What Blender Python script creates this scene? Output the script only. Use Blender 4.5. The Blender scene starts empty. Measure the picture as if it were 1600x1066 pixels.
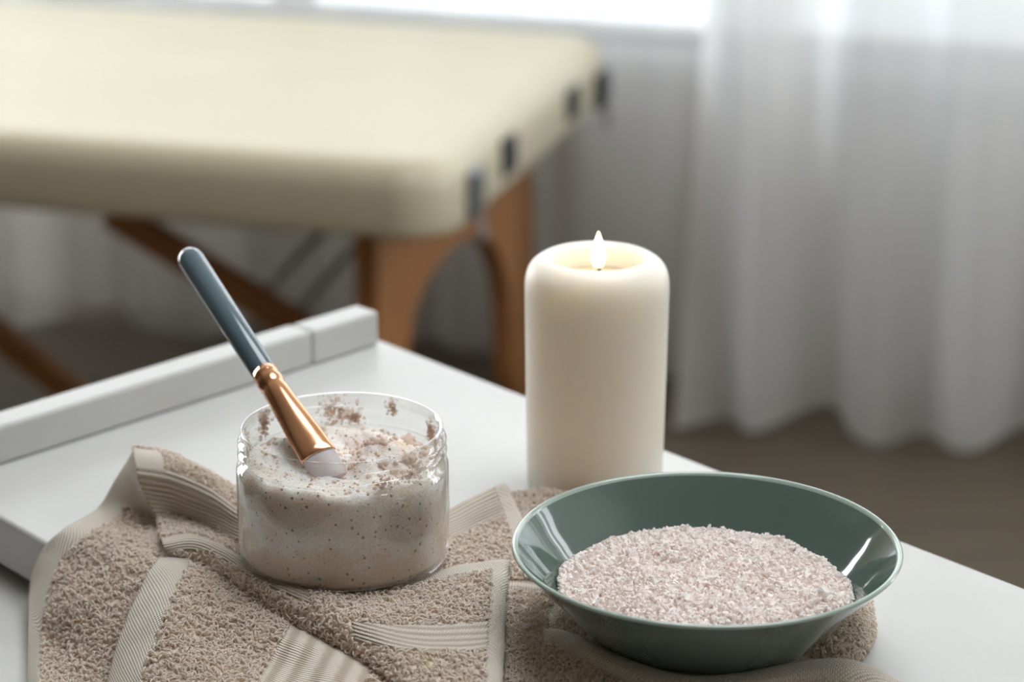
import bpy, bmesh, math, random
import numpy as np
from mathutils import Vector, Matrix, noise as mnoise

random.seed(7)
RNG = np.random.default_rng(7)
SC = bpy.context.scene
COL = SC.collection
PI = math.pi

# ------------------------------------------------------------------ camera
TT = 0.85            # height of the trolley top above the floor
CH = 0.45            # camera above the trolley top
FPX = 3778.0
PITCH = math.radians(18.7)
cam_d = bpy.data.cameras.new('camera')
cam = bpy.data.objects.new('camera', cam_d)
COL.objects.link(cam)
cam.location = (0, 0, TT + CH)
cam.rotation_euler = (PI / 2 - PITCH, 0, 0)
cam_d.sensor_width = 36
cam_d.lens = FPX / 1600 * 36
cam_d.clip_start = 0.02
cam_d.dof.use_dof = True
cam_d.dof.focus_distance = 1.01
cam_d.dof.aperture_fstop = 7.5
SC.camera = cam
SP, CP = math.sin(PITCH), math.cos(PITCH)


def ray(px, py):
    u = (px - 800) / FPX
    v = (533 - py) / FPX
    return np.array([u, CP + v * SP, -SP + v * CP])


def P(px, py, z=0.0):
    """point of the trolley-top region: z measured from the trolley top"""
    r = ray(px, py)
    t = (z - CH) / r[2]
    return np.array([r[0] * t, r[1] * t, TT + z])


def F(px, py, z):
    """point at absolute height z"""
    return P(px, py, z - TT)


# near-left edge of the trolley top
E0 = P(0, 803)
E1 = P(65, 837)
ED = (E1 - E0) / np.linalg.norm(E1 - E0)
EN = np.array([ED[1], -ED[0], 0.0])      # pointing outward (to the left front)
if EN[0] > 0:
    EN = -EN


def Q(px, py, d):
    """point hanging outside the near-left edge, coming to rest on the ledge below"""
    r = ray(px, py)
    c = np.array([0, 0, TT + CH])
    t = ((E0 + EN * d - c) @ EN) / (r @ EN)
    p = c + r * t
    return p if p[2] > TT - .0245 else P(px, py, -.0245)


# ------------------------------------------------------------------ helpers
def mesh_obj(name, verts, faces, mat=None, parent=None, smooth=True):
    me = bpy.data.meshes.new(name)
    verts = np.asarray(verts, dtype=np.float32)
    me.from_pydata([tuple(v) for v in verts.tolist()], [], [tuple(f) for f in faces])
    me.update()
    if smooth:
        me.polygons.foreach_set('use_smooth', [True] * len(me.polygons))
    o = bpy.data.objects.new(name, me)
    COL.objects.link(o)
    if mat:
        me.materials.append(mat)
    if parent:
        o.parent = parent
        o.matrix_parent_inverse = Matrix.Translation(parent.location).inverted() if parent.type == 'EMPTY' and not parent.parent else Matrix.Identity(4)
    return o


def fast_mesh(name, verts, quads, mat, parent, smooth=True):
    me = bpy.data.meshes.new(name)
    nv, nq = len(verts), len(quads)
    me.vertices.add(nv)
    me.vertices.foreach_set('co', np.asarray(verts, np.float32).ravel())
    me.loops.add(nq * 4)
    me.loops.foreach_set('vertex_index', np.asarray(quads, np.int32).ravel())
    me.polygons.add(nq)
    me.polygons.foreach_set('loop_start', np.arange(0, nq * 4, 4, dtype=np.int32))
    me.polygons.foreach_set('use_smooth', np.full(nq, smooth))
    me.update(calc_edges=True)
    me.validate()
    me.materials.append(mat)
    o = bpy.data.objects.new(name, me)
    COL.objects.link(o)
    if parent:
        set_parent(o, parent)
    return o


def set_parent(o, parent):
    o.parent = parent
    m = Matrix.Identity(4)
    q = parent
    chain = []
    while q:
        chain.append(q)
        q = q.parent
    w = Matrix.Identity(4)
    for q in reversed(chain):
        w = w @ q.matrix_parent_inverse @ q.matrix_basis
    o.matrix_parent_inverse = w.inverted()


def empty(name, loc, label, cat, group=None):
    o = bpy.data.objects.new(name, None)
    o.empty_display_size = 0.02
    COL.objects.link(o)
    o.location = loc
    o['label'] = label
    o['category'] = cat
    if group:
        o['group'] = group
    return o


def part(name, verts, faces, mat, parent, smooth=True, bevel=0, seg=2, label=None):
    o = mesh_obj(name, verts, faces, mat, None, smooth)
    if parent:
        set_parent(o, parent)
    if bevel:
        b = o.modifiers.new('bevel', 'BEVEL')
        b.width = bevel
        b.segments = seg
        b.limit_method = 'ANGLE'
        b.angle_limit = math.radians(30)
        b.harden_normals = False
    if label:
        o['label'] = label
    return o


def struct(o):
    o['kind'] = 'structure'
    return o


def box_vf(c, ux, uy, uz, hx, hy, hz):
    """oriented box from a centre, three unit axes and half sizes"""
    c, ux, uy, uz = (np.asarray(a, float) for a in (c, ux, uy, uz))
    v = []
    for sx, sy, sz in ((-1, -1, -1), (1, -1, -1), (1, 1, -1), (-1, 1, -1), (-1, -1, 1), (1, -1, 1), (1, 1, 1), (-1, 1, 1)):
        v.append(c + ux * hx * sx + uy * hy * sy + uz * hz * sz)
    f = [(3, 2, 1, 0), (4, 5, 6, 7), (0, 1, 5, 4), (1, 2, 6, 5), (2, 3, 7, 6), (3, 0, 4, 7)]
    return v, f


def prism_vf(poly, z0, z1):
    n = len(poly)
    v = [(p[0], p[1], z0) for p in poly] + [(p[0], p[1], z1) for p in poly]
    f = [tuple(reversed(range(n))), tuple(range(n, 2 * n))]
    for i in range(n):
        j = (i + 1) % n
        f.append((i, j, n + j, n + i))
    return v, f


def join_vf(*vfs):
    V, Fc = [], []
    for v, f in vfs:
        k = len(V)
        V += [tuple(a) for a in v]
        Fc += [tuple(i + k for i in q) for q in f]
    return V, Fc


def lathe_vf(prof, n=96, c=(0, 0, 0), close=False):
    """prof: list of (r, z); r=0 ends are capped"""
    V, Fc = [], []
    rings = []
    for r, z in prof:
        if r < 1e-7:
            rings.append([len(V)])
            V.append((c[0], c[1], c[2] + z))
        else:
            k = len(V)
            for i in range(n):
                a = 2 * PI * i / n
                V.append((c[0] + r * math.cos(a), c[1] + r * math.sin(a), c[2] + z))
            rings.append(list(range(k, k + n)))
    pairs = list(zip(rings[:-1], rings[1:]))
    if close:
        pairs.append((rings[-1], rings[0]))
    for A, B in pairs:
        for i in range(n):
            j = (i + 1) % n
            if len(A) == 1 and len(B) == 1:
                continue
            if len(A) == 1:
                Fc.append((A[0], B[j], B[i]))
            elif len(B) == 1:
                Fc.append((A[i], A[j], B[0]))
            else:
                Fc.append((A[i], A[j], B[j], B[i]))
    return V, Fc


def smooth_profile(pts, sub=6):
    """Catmull-Rom through (r, z) points"""
    p = np.array([pts[0]] + list(pts) + [pts[-1]], float)
    out = []
    for i in range(1, len(p) - 2):
        for k in range(sub):
            t = k / sub
            out.append(cr(p[i - 1], p[i], p[i + 1], p[i + 2], t))
    out.append(p[-2])
    return [(max(0.0, float(a)), float(b)) for a, b in out]


def cr(a, b, c, d, t):
    return 0.5 * (2 * b + (c - a) * t + (2 * a - 5 * b + 4 * c - d) * t * t + (3 * b - a - 3 * c + d) * t ** 3)


def tube_vf(pts, rad, n=12):
    pts = [np.asarray(p, float) for p in pts]
    V, Fc = [], []
    m = len(pts)
    prev = None
    for i, p in enumerate(pts):
        d = pts[min(i + 1, m - 1)] - pts[max(i - 1, 0)]
        d = d / np.linalg.norm(d)
        ref = prev if prev is not None else (np.array([0, 0, 1.0]) if abs(d[2]) < 0.9 else np.array([1.0, 0, 0]))
        a = np.cross(d, ref)
        a /= np.linalg.norm(a)
        b = np.cross(a, d)
        prev = b
        r = rad[i] if hasattr(rad, '__len__') else rad
        for k in range(n):
            w = 2 * PI * k / n
            V.append(p + (a * math.cos(w) + b * math.sin(w)) * r)
    for i in range(m - 1):
        for k in range(n):
            j = (k + 1) % n
            Fc.append((i * n + k, i * n + j, (i + 1) * n + j, (i + 1) * n + k))
    Fc.append(tuple(reversed(range(n))))
    Fc.append(tuple(range((m - 1) * n, m * n)))
    return V, Fc


# ------------------------------------------------------------------ materials
class Mat:
    def __init__(self, name):
        self.m = bpy.data.materials.new(name)
        self.m.use_nodes = True
        self.t = self.m.node_tree
        self.n = self.t.nodes
        self.b = self.n['Principled BSDF']
        self.out = self.n['Material Output']

    def node(self, kind, **kw):
        nd = self.n.new(kind)
        for k, v in kw.items():
            if k in nd.inputs.keys():
                nd.inputs[k].default_value = v
            else:
                setattr(nd, k, v)
        return nd

    def link(self, a, b):
        self.t.links.new(a, b)

    def set(self, **kw):
        for k, v in kw.items():
            k = k.replace('_', ' ')
            if isinstance(v, tuple) and len(v) == 3 and 'Radius' not in k:
                v = (*v, 1)
            self.b.inputs[k].default_value = v
        return self

    def coord(self, which='Object'):
        return self.node('ShaderNodeTexCoord').outputs[which]

    def noise(self, scale, detail=3, vec=None, rough=0.5, dim='3D'):
        nd = self.node('ShaderNodeTexNoise', Scale=scale, Detail=detail, Roughness=rough)
        self.link(vec if vec is not None else self.coord(), nd.inputs['Vector'])
        return nd.outputs['Fac']

    def ramp(self, fac, stops):
        nd = self.node('ShaderNodeValToRGB')
        el = nd.color_ramp.elements
        while len(el) > 1:
            el.remove(el[-1])
        el[0].position = stops[0][0]
        el[0].color = (*stops[0][1], 1) if len(stops[0][1]) == 3 else stops[0][1]
        for p, c in stops[1:]:
            e = el.new(p)
            e.color = (*c, 1) if len(c) == 3 else c
        self.link(fac, nd.inputs['Fac'])
        return nd.outputs['Color']

    def math(self, op, a, b=None, clamp=False):
        nd = self.node('ShaderNodeMath', operation=op, use_clamp=clamp)
        for i, x in enumerate((a, b)):
            if x is None:
                continue
            if isinstance(x, (int, float)):
                nd.inputs[i].default_value = x
            else:
                self.link(x, nd.inputs[i])
        return nd.outputs[0]

    def mix(self, fac, a, b):
        nd = self.node('ShaderNodeMix', data_type='RGBA')
        for sock, x in ((nd.inputs['Factor'], fac), (nd.inputs[6], a), (nd.inputs[7], b)):
            if isinstance(x, tuple):
                sock.default_value = (*x, 1)
            elif isinstance(x, (int, float)):
                sock.default_value = x
            else:
                self.link(x, sock)
        return nd.outputs[2]

    def bump(self, h, strength=0.3, dist=0.001):
        nd = self.node('ShaderNodeBump', Strength=strength, Distance=dist)
        self.link(h, nd.inputs['Height'])
        self.link(nd.outputs['Normal'], self.b.inputs['Normal'])
        return nd

    def color(self, c):
        self.link(c, self.b.inputs['Base Color'])

    def sep(self, vec):
        nd = self.node('ShaderNodeSeparateXYZ')
        self.link(vec, nd.inputs[0])
        return nd.outputs


def add_translucent(M, fac, col):
    tl = M.node('ShaderNodeBsdfTranslucent')
    if isinstance(col, tuple):
        tl.inputs['Color'].default_value = (*col, 1)
    else:
        M.link(col, tl.inputs['Color'])
    mx = M.node('ShaderNodeMixShader')
    mx.inputs[0].default_value = fac
    M.link(M.b.outputs[0], mx.inputs[1])
    M.link(tl.outputs[0], mx.inputs[2])
    M.link(mx.outputs[0], M.out.inputs['Surface'])


def simple(name, col, rough=0.5, var=0.0, vscale=20, bump=0.0, bscale=60, bdist=0.001, **kw):
    M = Mat(name)
    M.set(Base_Color=col, Roughness=rough, **kw)
    if var:
        f = M.noise(vscale, 4)
        a = tuple(max(0, c * (1 - var)) for c in col)
        b = tuple(min(1, c * (1 + var)) for c in col)
        M.color(M.ramp(f, [(0.3, a), (0.7, b)]))
    if bump:
        M.bump(M.noise(bscale, 4), bump, bdist)
    return M


# white painted wood, with a small pink stain near the rail foot
STAIN = F(263, 632, TT + 0.006)
M = Mat('white_paint')
M.set(Roughness=0.4)
geo = M.node('ShaderNodeNewGeometry')
f1 = M.noise(14, 4, geo.outputs['Position'])
base = M.ramp(f1, [(0.3, (0.565, 0.562, 0.554)), (0.7, (0.60, 0.598, 0.59))])
vd = M.node('ShaderNodeVectorMath', operation='DISTANCE')
M.link(geo.outputs['Position'], vd.inputs[0])
vd.inputs[1].default_value = tuple(STAIN)
nz = M.math('MULTIPLY', M.noise(400, 2, geo.outputs['Position']), 0.006)
dd = M.math('ADD', vd.outputs['Value'], nz)
stain = M.ramp(M.math('MULTIPLY', dd, 100), [(0.45, (0.35, 0.35, 0.35)), (0.85, (0, 0, 0))])
M.color(M.mix(stain, base, (0.80, 0.45, 0.47)))
M.bump(M.noise(90, 5, geo.outputs['Position']), 0.12, 0.0006)
WHITE = M.m

WALL_DARK = simple('taupe_plaster', (0.15, 0.12, 0.085), 0.8, 0.03, 3, 0.1, 80).m
WALL = simple('wall_plaster', (0.60, 0.57, 0.52), 0.8, 0.03, 3, 0.1, 80).m
CEIL = simple('ceiling_plaster', (0.50, 0.465, 0.40), 0.85, 0.02, 3).m
M = Mat('floor_laminate')
M.set(Roughness=0.38)
c = M.coord()
mp = M.node('ShaderNodeMapping')
M.link(c, mp.inputs['Vector'])
mp.inputs['Rotation'].default_value = (0, 0, math.radians(-18))
mp.inputs['Scale'].default_value = (1.2, 14, 1)
g = M.noise(3.0, 6, mp.outputs[0])
M.color(M.ramp(g, [(0.3, (0.092, 0.072, 0.05)), (0.7, (0.135, 0.108, 0.077))]))
FLOOR = M.m

VINYL = simple('cream_vinyl', (0.585, 0.53, 0.385), 0.42, 0.03, 6, 0.08, 40, Coat_Weight=0.25, Coat_Roughness=0.3).m
M = Mat('beech_wood')
M.set(Roughness=0.4)
mp = M.node('ShaderNodeMapping')
M.link(M.coord(), mp.inputs['Vector'])
mp.inputs['Scale'].default_value = (30, 30, 3)
M.color(M.ramp(M.noise(2, 5, mp.outputs[0]), [(0.3, (0.34, 0.145, 0.048)), (0.7, (0.45, 0.205, 0.075))]))
WOOD = M.m
BLACK = simple('black_plastic', (0.012, 0.014, 0.018), 0.35).m
STEEL = simple('grey_steel', (0.28, 0.29, 0.31), 0.3, Metallic=0.9).m
CABLE = simple('grey_cable', (0.17, 0.165, 0.155), 0.45).m

# sheer curtain cloth
def voile(name, lo, hi):
    M = Mat(name)
    tr = M.node('ShaderNodeBsdfTransparent')
    tl = M.node('ShaderNodeBsdfTranslucent')
    tl.inputs['Color'].default_value = (0.95, 0.95, 0.955, 1)
    df = M.node('ShaderNodeBsdfDiffuse')
    df.inputs['Color'].default_value = (0.55, 0.54, 0.52, 1)
    m1 = M.node('ShaderNodeMixShader')
    m1.inputs[0].default_value = 0.28
    M.link(tl.outputs[0], m1.inputs[1])
    M.link(df.outputs[0], m1.inputs[2])
    m2 = M.node('ShaderNodeMixShader')
    wv = M.noise(900, 1)
    M.link(M.ramp(wv, [(0.3, (lo, lo, lo)), (0.7, (hi, hi, hi))]), m2.inputs[0])
    M.link(tr.outputs[0], m2.inputs[1])
    M.link(m1.outputs[0], m2.inputs[2])
    M.link(m2.outputs[0], M.out.inputs['Surface'])
    return M.m


VOILE = voile('sheer_voile', .62, .76)
VOILE_DENSE = voile('dense_voile', .88, .97)

# clear thin-walled plastic / window glass
def clear(name, tint, ior=1.45, rough=0.02, boost=1.0, bump=0.0, edge=1.0):
    M = Mat(name)
    tr = M.node('ShaderNodeBsdfTransparent')
    tr.inputs['Color'].default_value = (*tint, 1)
    lw = M.node('ShaderNodeLayerWeight', Blend=0.5)
    M.link(M.ramp(lw.outputs['Facing'], [(0.0, tint), (0.72, tuple(c * .97 for c in tint)), (1.0, tuple(c * edge for c in tint))]), tr.inputs['Color'])
    gl = M.node('ShaderNodeBsdfGlossy')
    gl.inputs['Roughness'].default_value = rough
    gl.inputs['Color'].default_value = (1, 1, 1, 1)
    fr = M.node('ShaderNodeFresnel')
    gm = M.node('ShaderNodeNewGeometry')
    iv = M.math('ADD', M.math('MULTIPLY', gm.outputs['Backfacing'], 1 / ior - ior), ior)
    M.link(iv, fr.inputs['IOR'])      # same thin-film reflectance on both faces of the thin wall
    mx = M.node('ShaderNodeMixShader')
    M.link(M.math('MULTIPLY', fr.outputs[0], boost, True), mx.inputs[0])
    M.link(tr.outputs[0], mx.inputs[1])
    M.link(gl.outputs[0], mx.inputs[2])
    if bump:
        bp = M.node('ShaderNodeBump', Strength=bump, Distance=0.0005)
        M.link(M.noise(160, 3), bp.inputs['Height'])
        M.link(bp.outputs[0], gl.inputs['Normal'])
        M.link(bp.outputs[0], fr.inputs['Normal'])
    M.link(mx.outputs[0], M.out.inputs['Surface'])
    return M.m


PET = clear('clear_plastic', (0.975, 0.975, 0.97), 1.56, 0.02, 1.4, 0.12, .72)
GLASS = clear('window_glass', (0.97, 0.98, 0.98), 1.45, 0.01)

# body scrub: beige sugar paste, whiter in dry zones, dark specks
M = Mat('scrub_paste')
M.set(Roughness=0.6, Subsurface_Weight=1.0, Subsurface_Scale=0.008)
M.b.inputs['Subsurface Radius'].default_value = (1, 0.78, 0.62)
c = M.coord()
xyz = M.sep(c)
n1 = M.noise(34, 5, c, 0.6)
n2 = M.noise(120, 4, c, 0.6)
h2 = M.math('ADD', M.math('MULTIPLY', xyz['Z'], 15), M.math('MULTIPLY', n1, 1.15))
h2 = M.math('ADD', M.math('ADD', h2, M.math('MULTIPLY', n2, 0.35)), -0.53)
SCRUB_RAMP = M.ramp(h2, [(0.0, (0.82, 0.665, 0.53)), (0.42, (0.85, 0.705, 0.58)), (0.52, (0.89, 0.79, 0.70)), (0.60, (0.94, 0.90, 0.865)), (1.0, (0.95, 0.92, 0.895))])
n3 = M.noise(50, 2, c)
tan = M.ramp(n3, [(0.58, (0, 0, 0)), (0.70, (0.55, 0.55, 0.55))])
colr = M.mix(tan, SCRUB_RAMP, (0.80, 0.62, 0.49))
vo = M.node('ShaderNodeTexVoronoi', Scale=430)
M.link(c, vo.inputs['Vector'])
sel = M.math('GREATER_THAN', M.sep(vo.outputs['Color'])['X'], 0.70)
dot = M.math('LESS_THAN', vo.outputs['Distance'], M.math('ADD', M.math('MULTIPLY', M.sep(vo.outputs['Color'])['Z'], 0.2), 0.13))
spk = M.math('MULTIPLY', sel, dot)
colr = M.mix(M.math('MULTIPLY', spk, 0.8), colr, (0.16, 0.075, 0.04))
mp = M.node('ShaderNodeMapping')
M.link(c, mp.inputs['Vector'])
mp.inputs['Scale'].default_value = (1, 1, 2.6)
v2 = M.node('ShaderNodeTexVoronoi', Scale=150)
M.link(mp.outputs[0], v2.inputs['Vector'])
fl = M.math('MULTIPLY', M.math('GREATER_THAN', M.sep(v2.outputs['Color'])['Y'], 0.80), M.math('LESS_THAN', M.math('ADD', v2.outputs['Distance'], M.math('MULTIPLY', M.noise(700, 2, c), 0.16)), 0.22))
colr = M.mix(M.math('MULTIPLY', fl, 0.45), colr, (0.30, 0.17, 0.10))
gn = M.noise(1150, 2, c)
colr = M.mix(M.ramp(gn, [(0.35, (0.42, 0.42, 0.42)), (0.6, (0, 0, 0))]), colr, (0.62, 0.47, 0.37))
M.color(colr)
gr = M.noise(1300, 2, c)
hh = M.math('ADD', M.math('MULTIPLY', gr, 0.4), n2)
M.bump(hh, 0.7, 0.0011)
SCRUB = M.m

M = Mat('scrub_grains')
M.set(Roughness=0.7)
M.color(M.ramp(M.noise(420, 3), [(0.30, (0.70, 0.55, 0.44)), (0.42, (0.88, 0.76, 0.67)), (0.65, (0.95, 0.89, 0.84))]))
add_translucent(M, 0.5, (0.95, 0.85, 0.77))
GRAINS = M.m

M = Mat('scrub_film')
tr = M.node('ShaderNodeBsdfTransparent')
mx = M.node('ShaderNodeMixShader')
mx.inputs[0].default_value = 0.5
M.set(Roughness=0.7)
M.color(M.ramp(M.noise(420, 3), [(0.30, (0.62, 0.46, 0.35)), (0.5, (0.88, 0.76, 0.67)), (0.65, (0.95, 0.89, 0.84))]))
add_translucent(M, 0.6, (0.95, 0.84, 0.75))
M.link(tr.outputs[0], mx.inputs[1])
M.link(M.out.inputs['Surface'].links[0].from_socket, mx.inputs[2])
M.link(mx.outputs[0], M.out.inputs['Surface'])
FILM = M.m

# bath salt
M = Mat('pink_salt')
M.set(Roughness=0.32, IOR=1.5)
M.b.inputs['Subsurface Radius'].default_value = (1, 0.7, 0.6)
at = M.node('ShaderNodeAttribute', attribute_name='tone')
M.color(M.ramp(at.outputs['Fac'], [(0.0, (0.955, 0.86, 0.82)), (0.3, (0.98, 0.93, 0.905)), (0.7, (0.99, 0.96, 0.945)), (1.0, (0.99, 0.97, 0.96))]))
M.bump(M.noise(900, 2), 0.25, 0.0004)
add_translucent(M, 0.2, (0.995, 0.965, 0.95))
SALT = M.m

# glazed stoneware
M = Mat('teal_glaze')
M.set(Roughness=0.07, Coat_Weight=0.6, Coat_Roughness=0.03, IOR=1.52)
f = M.noise(9, 3)
M.color(M.ramp(f, [(0.3, (0.085, 0.128, 0.113)), (0.7, (0.095, 0.141, 0.125))]))
GLAZE = M.m
M = Mat('pale_rim_glaze')
M.set(Roughness=0.1, Base_Color=(0.36, 0.45, 0.40), Coat_Weight=0.5)
RIMG = M.m

# wax
M = Mat('candle_wax')
M.set(Roughness=0.42, Base_Color=(0.92, 0.87, 0.79), Subsurface_Weight=1.0, Subsurface_Scale=0.03)
M.b.inputs['Subsurface Radius'].default_value = (1.0, 0.8, 0.62)
M.bump(M.noise(40, 3), 0.06, 0.001)
WAX = M.m
M = Mat('melted_wax')
M.set(Roughness=0.06, Base_Color=(0.86, 0.70, 0.46), Subsurface_Weight=1.0, Subsurface_Scale=0.012)
M.b.inputs['Subsurface Radius'].default_value = (1.0, 0.6, 0.3)
POOL = M.m
WICK = simple('burnt_wick', (0.02, 0.012, 0.008), 0.9).m
M = Mat('flame')
c = M.coord('Generated')
z = M.sep(c)['Z']
em = M.node('ShaderNodeEmission')
M.link(M.ramp(z, [(0.0, (1.0, 0.62, 0.30)), (0.3, (1.0, 0.80, 0.55)), (0.75, (1.0, 0.86, 0.62)), (1.0, (1.0, 0.66, 0.28))]), em.inputs['Color'])
st = M.ramp(z, [(0.0, (0.10, 0.10, 0.10)), (0.28, (0.6, 0.6, 0.6)), (0.6, (1, 1, 1)), (1.0, (0.7, 0.7, 0.7))])
M.link(M.math('MULTIPLY', st, 16.0), em.inputs['Strength'])
M.link(em.outputs[0], M.out.inputs['Surface'])
FLAME = M.m

# brush
LACQ = simple('slate_blue_lacquer', (0.10, 0.155, 0.19), 0.16, Coat_Weight=0.6, Coat_Roughness=0.05).m
COPPER = simple('rose_gold_metal', (0.80, 0.42, 0.24), 0.17, 0.04, 30, Metallic=1.0).m
M = Mat('grey_silicone')
M.set(Base_Color=(0.52, 0.46, 0.47), Roughness=0.35, Subsurface_Weight=0.6, Subsurface_Scale=0.004)
SILIC = M.m

# towel cloth
TERRY_A = (0.90, 0.815, 0.73)
TERRY_B = (0.95, 0.885, 0.81)
M = Mat('terry_yarn')
M.set(Roughness=0.9, Sheen_Weight=0.25, Sheen_Roughness=0.5)
M.color(M.ramp(M.noise(260, 3), [(0.3, TERRY_A), (0.7, TERRY_B)]))
add_translucent(M, 0.40, (0.96, 0.90, 0.83))
YARN = M.m
M = Mat('terry_ground')
M.set(Roughness=0.95)
M.color(M.ramp(M.noise(300, 3), [(0.3, (0.70, 0.59, 0.485)), (0.7, (0.80, 0.69, 0.58))]))
M.bump(M.noise(700, 3), 0.6, 0.001)
GROUND = M.m


def weave(name, ribs):
    M = Mat(name)
    M.set(Roughness=0.85, Sheen_Weight=0.15)
    uv = M.sep(M.coord('UV'))
    u, v = uv['X'], uv['Y']          # millimetres
    nz = M.math('MULTIPLY', M.noise(500, 2), 0.7)
    if ribs:
        rib = M.math('SINE', M.math('ADD', M.math('MULTIPLY', v, 2 * PI / 3.4), nz))
        fine = M.math('MULTIPLY', M.math('SINE', M.math('ADD', M.math('MULTIPLY', u, 2 * PI / 1.3), M.math('MULTIPLY', v, 2 * PI / 3.4))), 0.5)
        h = M.math('ADD', M.math('MULTIPLY', M.math('ADD', rib, 1.0), 0.42), M.math('MULTIPLY', fine, 0.35))
        cs = [(0.05, (0.58, 0.475, 0.375)), (0.6, (0.83, 0.75, 0.655))]
        d = 0.0013
    else:
        a = M.math('SINE', M.math('ADD', M.math('MULTIPLY', u, 2 * PI / 2.1), nz))
        b = M.math('SINE', M.math('ADD', M.math('MULTIPLY', v, 2 * PI / 1.9), M.math('MULTIPLY', M.math('SIGN', a), PI / 2)))
        h = M.math('ADD', M.math('MULTIPLY', b, 0.30), M.math('ADD', M.math('MULTIPLY', M.math('ABSOLUTE', a), 0.35), 0.35))
        cs = [(0.05, (0.62, 0.52, 0.425)), (0.75, (0.86, 0.79, 0.70))]
        d = 0.0010
    M.color(M.ramp(h, cs))
    M.bump(h, 0.9, d)
    return M.m


HEM = weave('hem_weave', False)
DOBBY = weave('dobby_weave', True)

# ------------------------------------------------------------------ the room
WA = math.radians(-18)
WO = np.array([0.45, 3.68, 0.0])
WU = np.array([math.cos(WA), math.sin(WA), 0])
WN = np.array([math.sin(WA), -math.cos(WA), 0])    # into the room
ZV = np.array([0, 0, 1.0])


def W(u, n, z):
    return WO + WU * u + WN * n + ZV * z


def wbox(u0, u1, n0, n1, z0, z1):
    return box_vf(W((u0 + u1) / 2, (n0 + n1) / 2, (z0 + z1) / 2), WU, WN, ZV, abs(u1 - u0) / 2, abs(n1 - n0) / 2, abs(z1 - z0) / 2)


UL, UR, NF, HT = -2.6, 1.9, 4.6, 2.6
struct(part('floor', *wbox(UL - .15, UR + .15, -.15, NF + .15, -.1, 0), FLOOR, None, False))
S0, S1, SN0, SN1 = 0.0, 1.4, 1.7, 2.9        # added roof opening, gives fill light over the trolley
struct(part('ceiling', *join_vf(wbox(UL - .15, S0, -.15, NF + .15, HT, HT + .1), wbox(S1, UR + .15, -.15, NF + .15, HT, HT + .1),
                                wbox(S0, S1, -.15, SN0, HT, HT + .1), wbox(S0, S1, SN1, NF + .15, HT, HT + .1)), CEIL, None, False))
L0, L1, LZ0, LZ1 = 0.15, 1.05, 0.08, 2.2  # opening added in the unseen left wall for fill light
struct(part('wall_left', *join_vf(wbox(UL - .15, UL, -.15, L0, 0, HT), wbox(UL - .15, UL, L1, NF + .15, 0, HT), wbox(UL - .15, UL, L0, L1, 0, LZ0), wbox(UL - .15, UL, L0, L1, LZ1, HT)), WALL_DARK, None, False))
struct(part('wall_front', *wbox(UL, UR, NF, NF + .15, 0, HT), WALL_DARK, None, False))
B0, B1, BZ0, BZ1 = -2.2, 1.75, 0.515, 2.4
struct(part('wall_back', *join_vf(wbox(UL, B0, -.15, 0, 0, HT), wbox(B1, UR, -.15, 0, 0, HT), wbox(B0, B1, -.15, 0, 0, BZ0), wbox(B0, B1, -.15, 0, BZ1, HT)), WALL, None, False))
R0, R1, RZ0, RZ1 = 0.35, 1.15, 0.45, 2.45
struct(part('wall_right', *join_vf(wbox(UR, UR + .15, -.15, R0, 0, HT), wbox(UR, UR + .15, R1, NF + .15, 0, HT), wbox(UR, UR + .15, R0, R1, 0, RZ0), wbox(UR, UR + .15, R0, R1, RZ1, HT)), WALL, None, False))


def window(name, boxes, pane):
    o = struct(part(name, *join_vf(*boxes), WHITE, None, False))
    part('pane', *pane, GLASS, o, False)
    return o


fw = 0.05
bs = [wbox(B0, B1, -.12, -.05, BZ0, BZ0 + .018), wbox(B0, B1, -.12, -.05, BZ1 - fw, BZ1)]
for uu in (B0 + fw / 2, (2 * B0 + B1) / 3, (B0 + 2 * B1) / 3, B1 - fw / 2):
    bs.append(wbox(uu - fw / 2, uu + fw / 2, -.12, -.05, BZ0 + .018, BZ1 - fw))
bs.append(wbox(B0, B1, -.05, .06, BZ0 - .03, BZ0))
window('window_1', bs, wbox(B0, B1, -.09, -.084, BZ0 + .01, BZ1 - .01))
bs = [wbox(UR + .05, UR + .12, R0, R1, RZ0, RZ0 + fw), wbox(UR + .05, UR + .12, R0, R1, RZ1 - fw, RZ1)]
for nn in (R0 + fw / 2, (R0 + R1) / 2, R1 - fw / 2):
    bs.append(wbox(UR + .05, UR + .12, nn - fw / 2, nn + fw / 2, RZ0 + fw, RZ1 - fw))
bs3 = [wbox(UL - .12, UL - .05, L0, L1, LZ0, LZ0 + fw), wbox(UL - .12, UL - .05, L0, L1, LZ1 - fw, LZ1)]
for nn in (L0 + fw / 2, L1 - fw / 2):
    bs3.append(wbox(UL - .12, UL - .05, nn - fw / 2, nn + fw / 2, LZ0 + fw, LZ1 - fw))
window('fill_window', bs3, wbox(UL - .09, UL - .084, L0 + .01, L1 - .01, LZ0 + .01, LZ1 - .01))  # unseen window added to light the left side and the floor
bs2 = [wbox(S0, S0 + fw, SN0, SN1, HT + .02, HT + .06), wbox(S1 - fw, S1, SN0, SN1, HT + .02, HT + .06), wbox(S0 + fw, S1 - fw, SN0, SN0 + fw, HT + .02, HT + .06), wbox(S0 + fw, S1 - fw, SN1 - fw, SN1, HT + .02, HT + .06)]
window('fill_skylight', bs2, wbox(S0 + .01, S1 - .01, SN0 + .01, SN1 - .01, HT + .036, HT + .042))  # unseen skylight added to light the salt and towel from above
window('window_2', bs, wbox(UR + .084, UR + .09, R0, R1, RZ0 + .01, RZ1 - .01))


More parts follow.
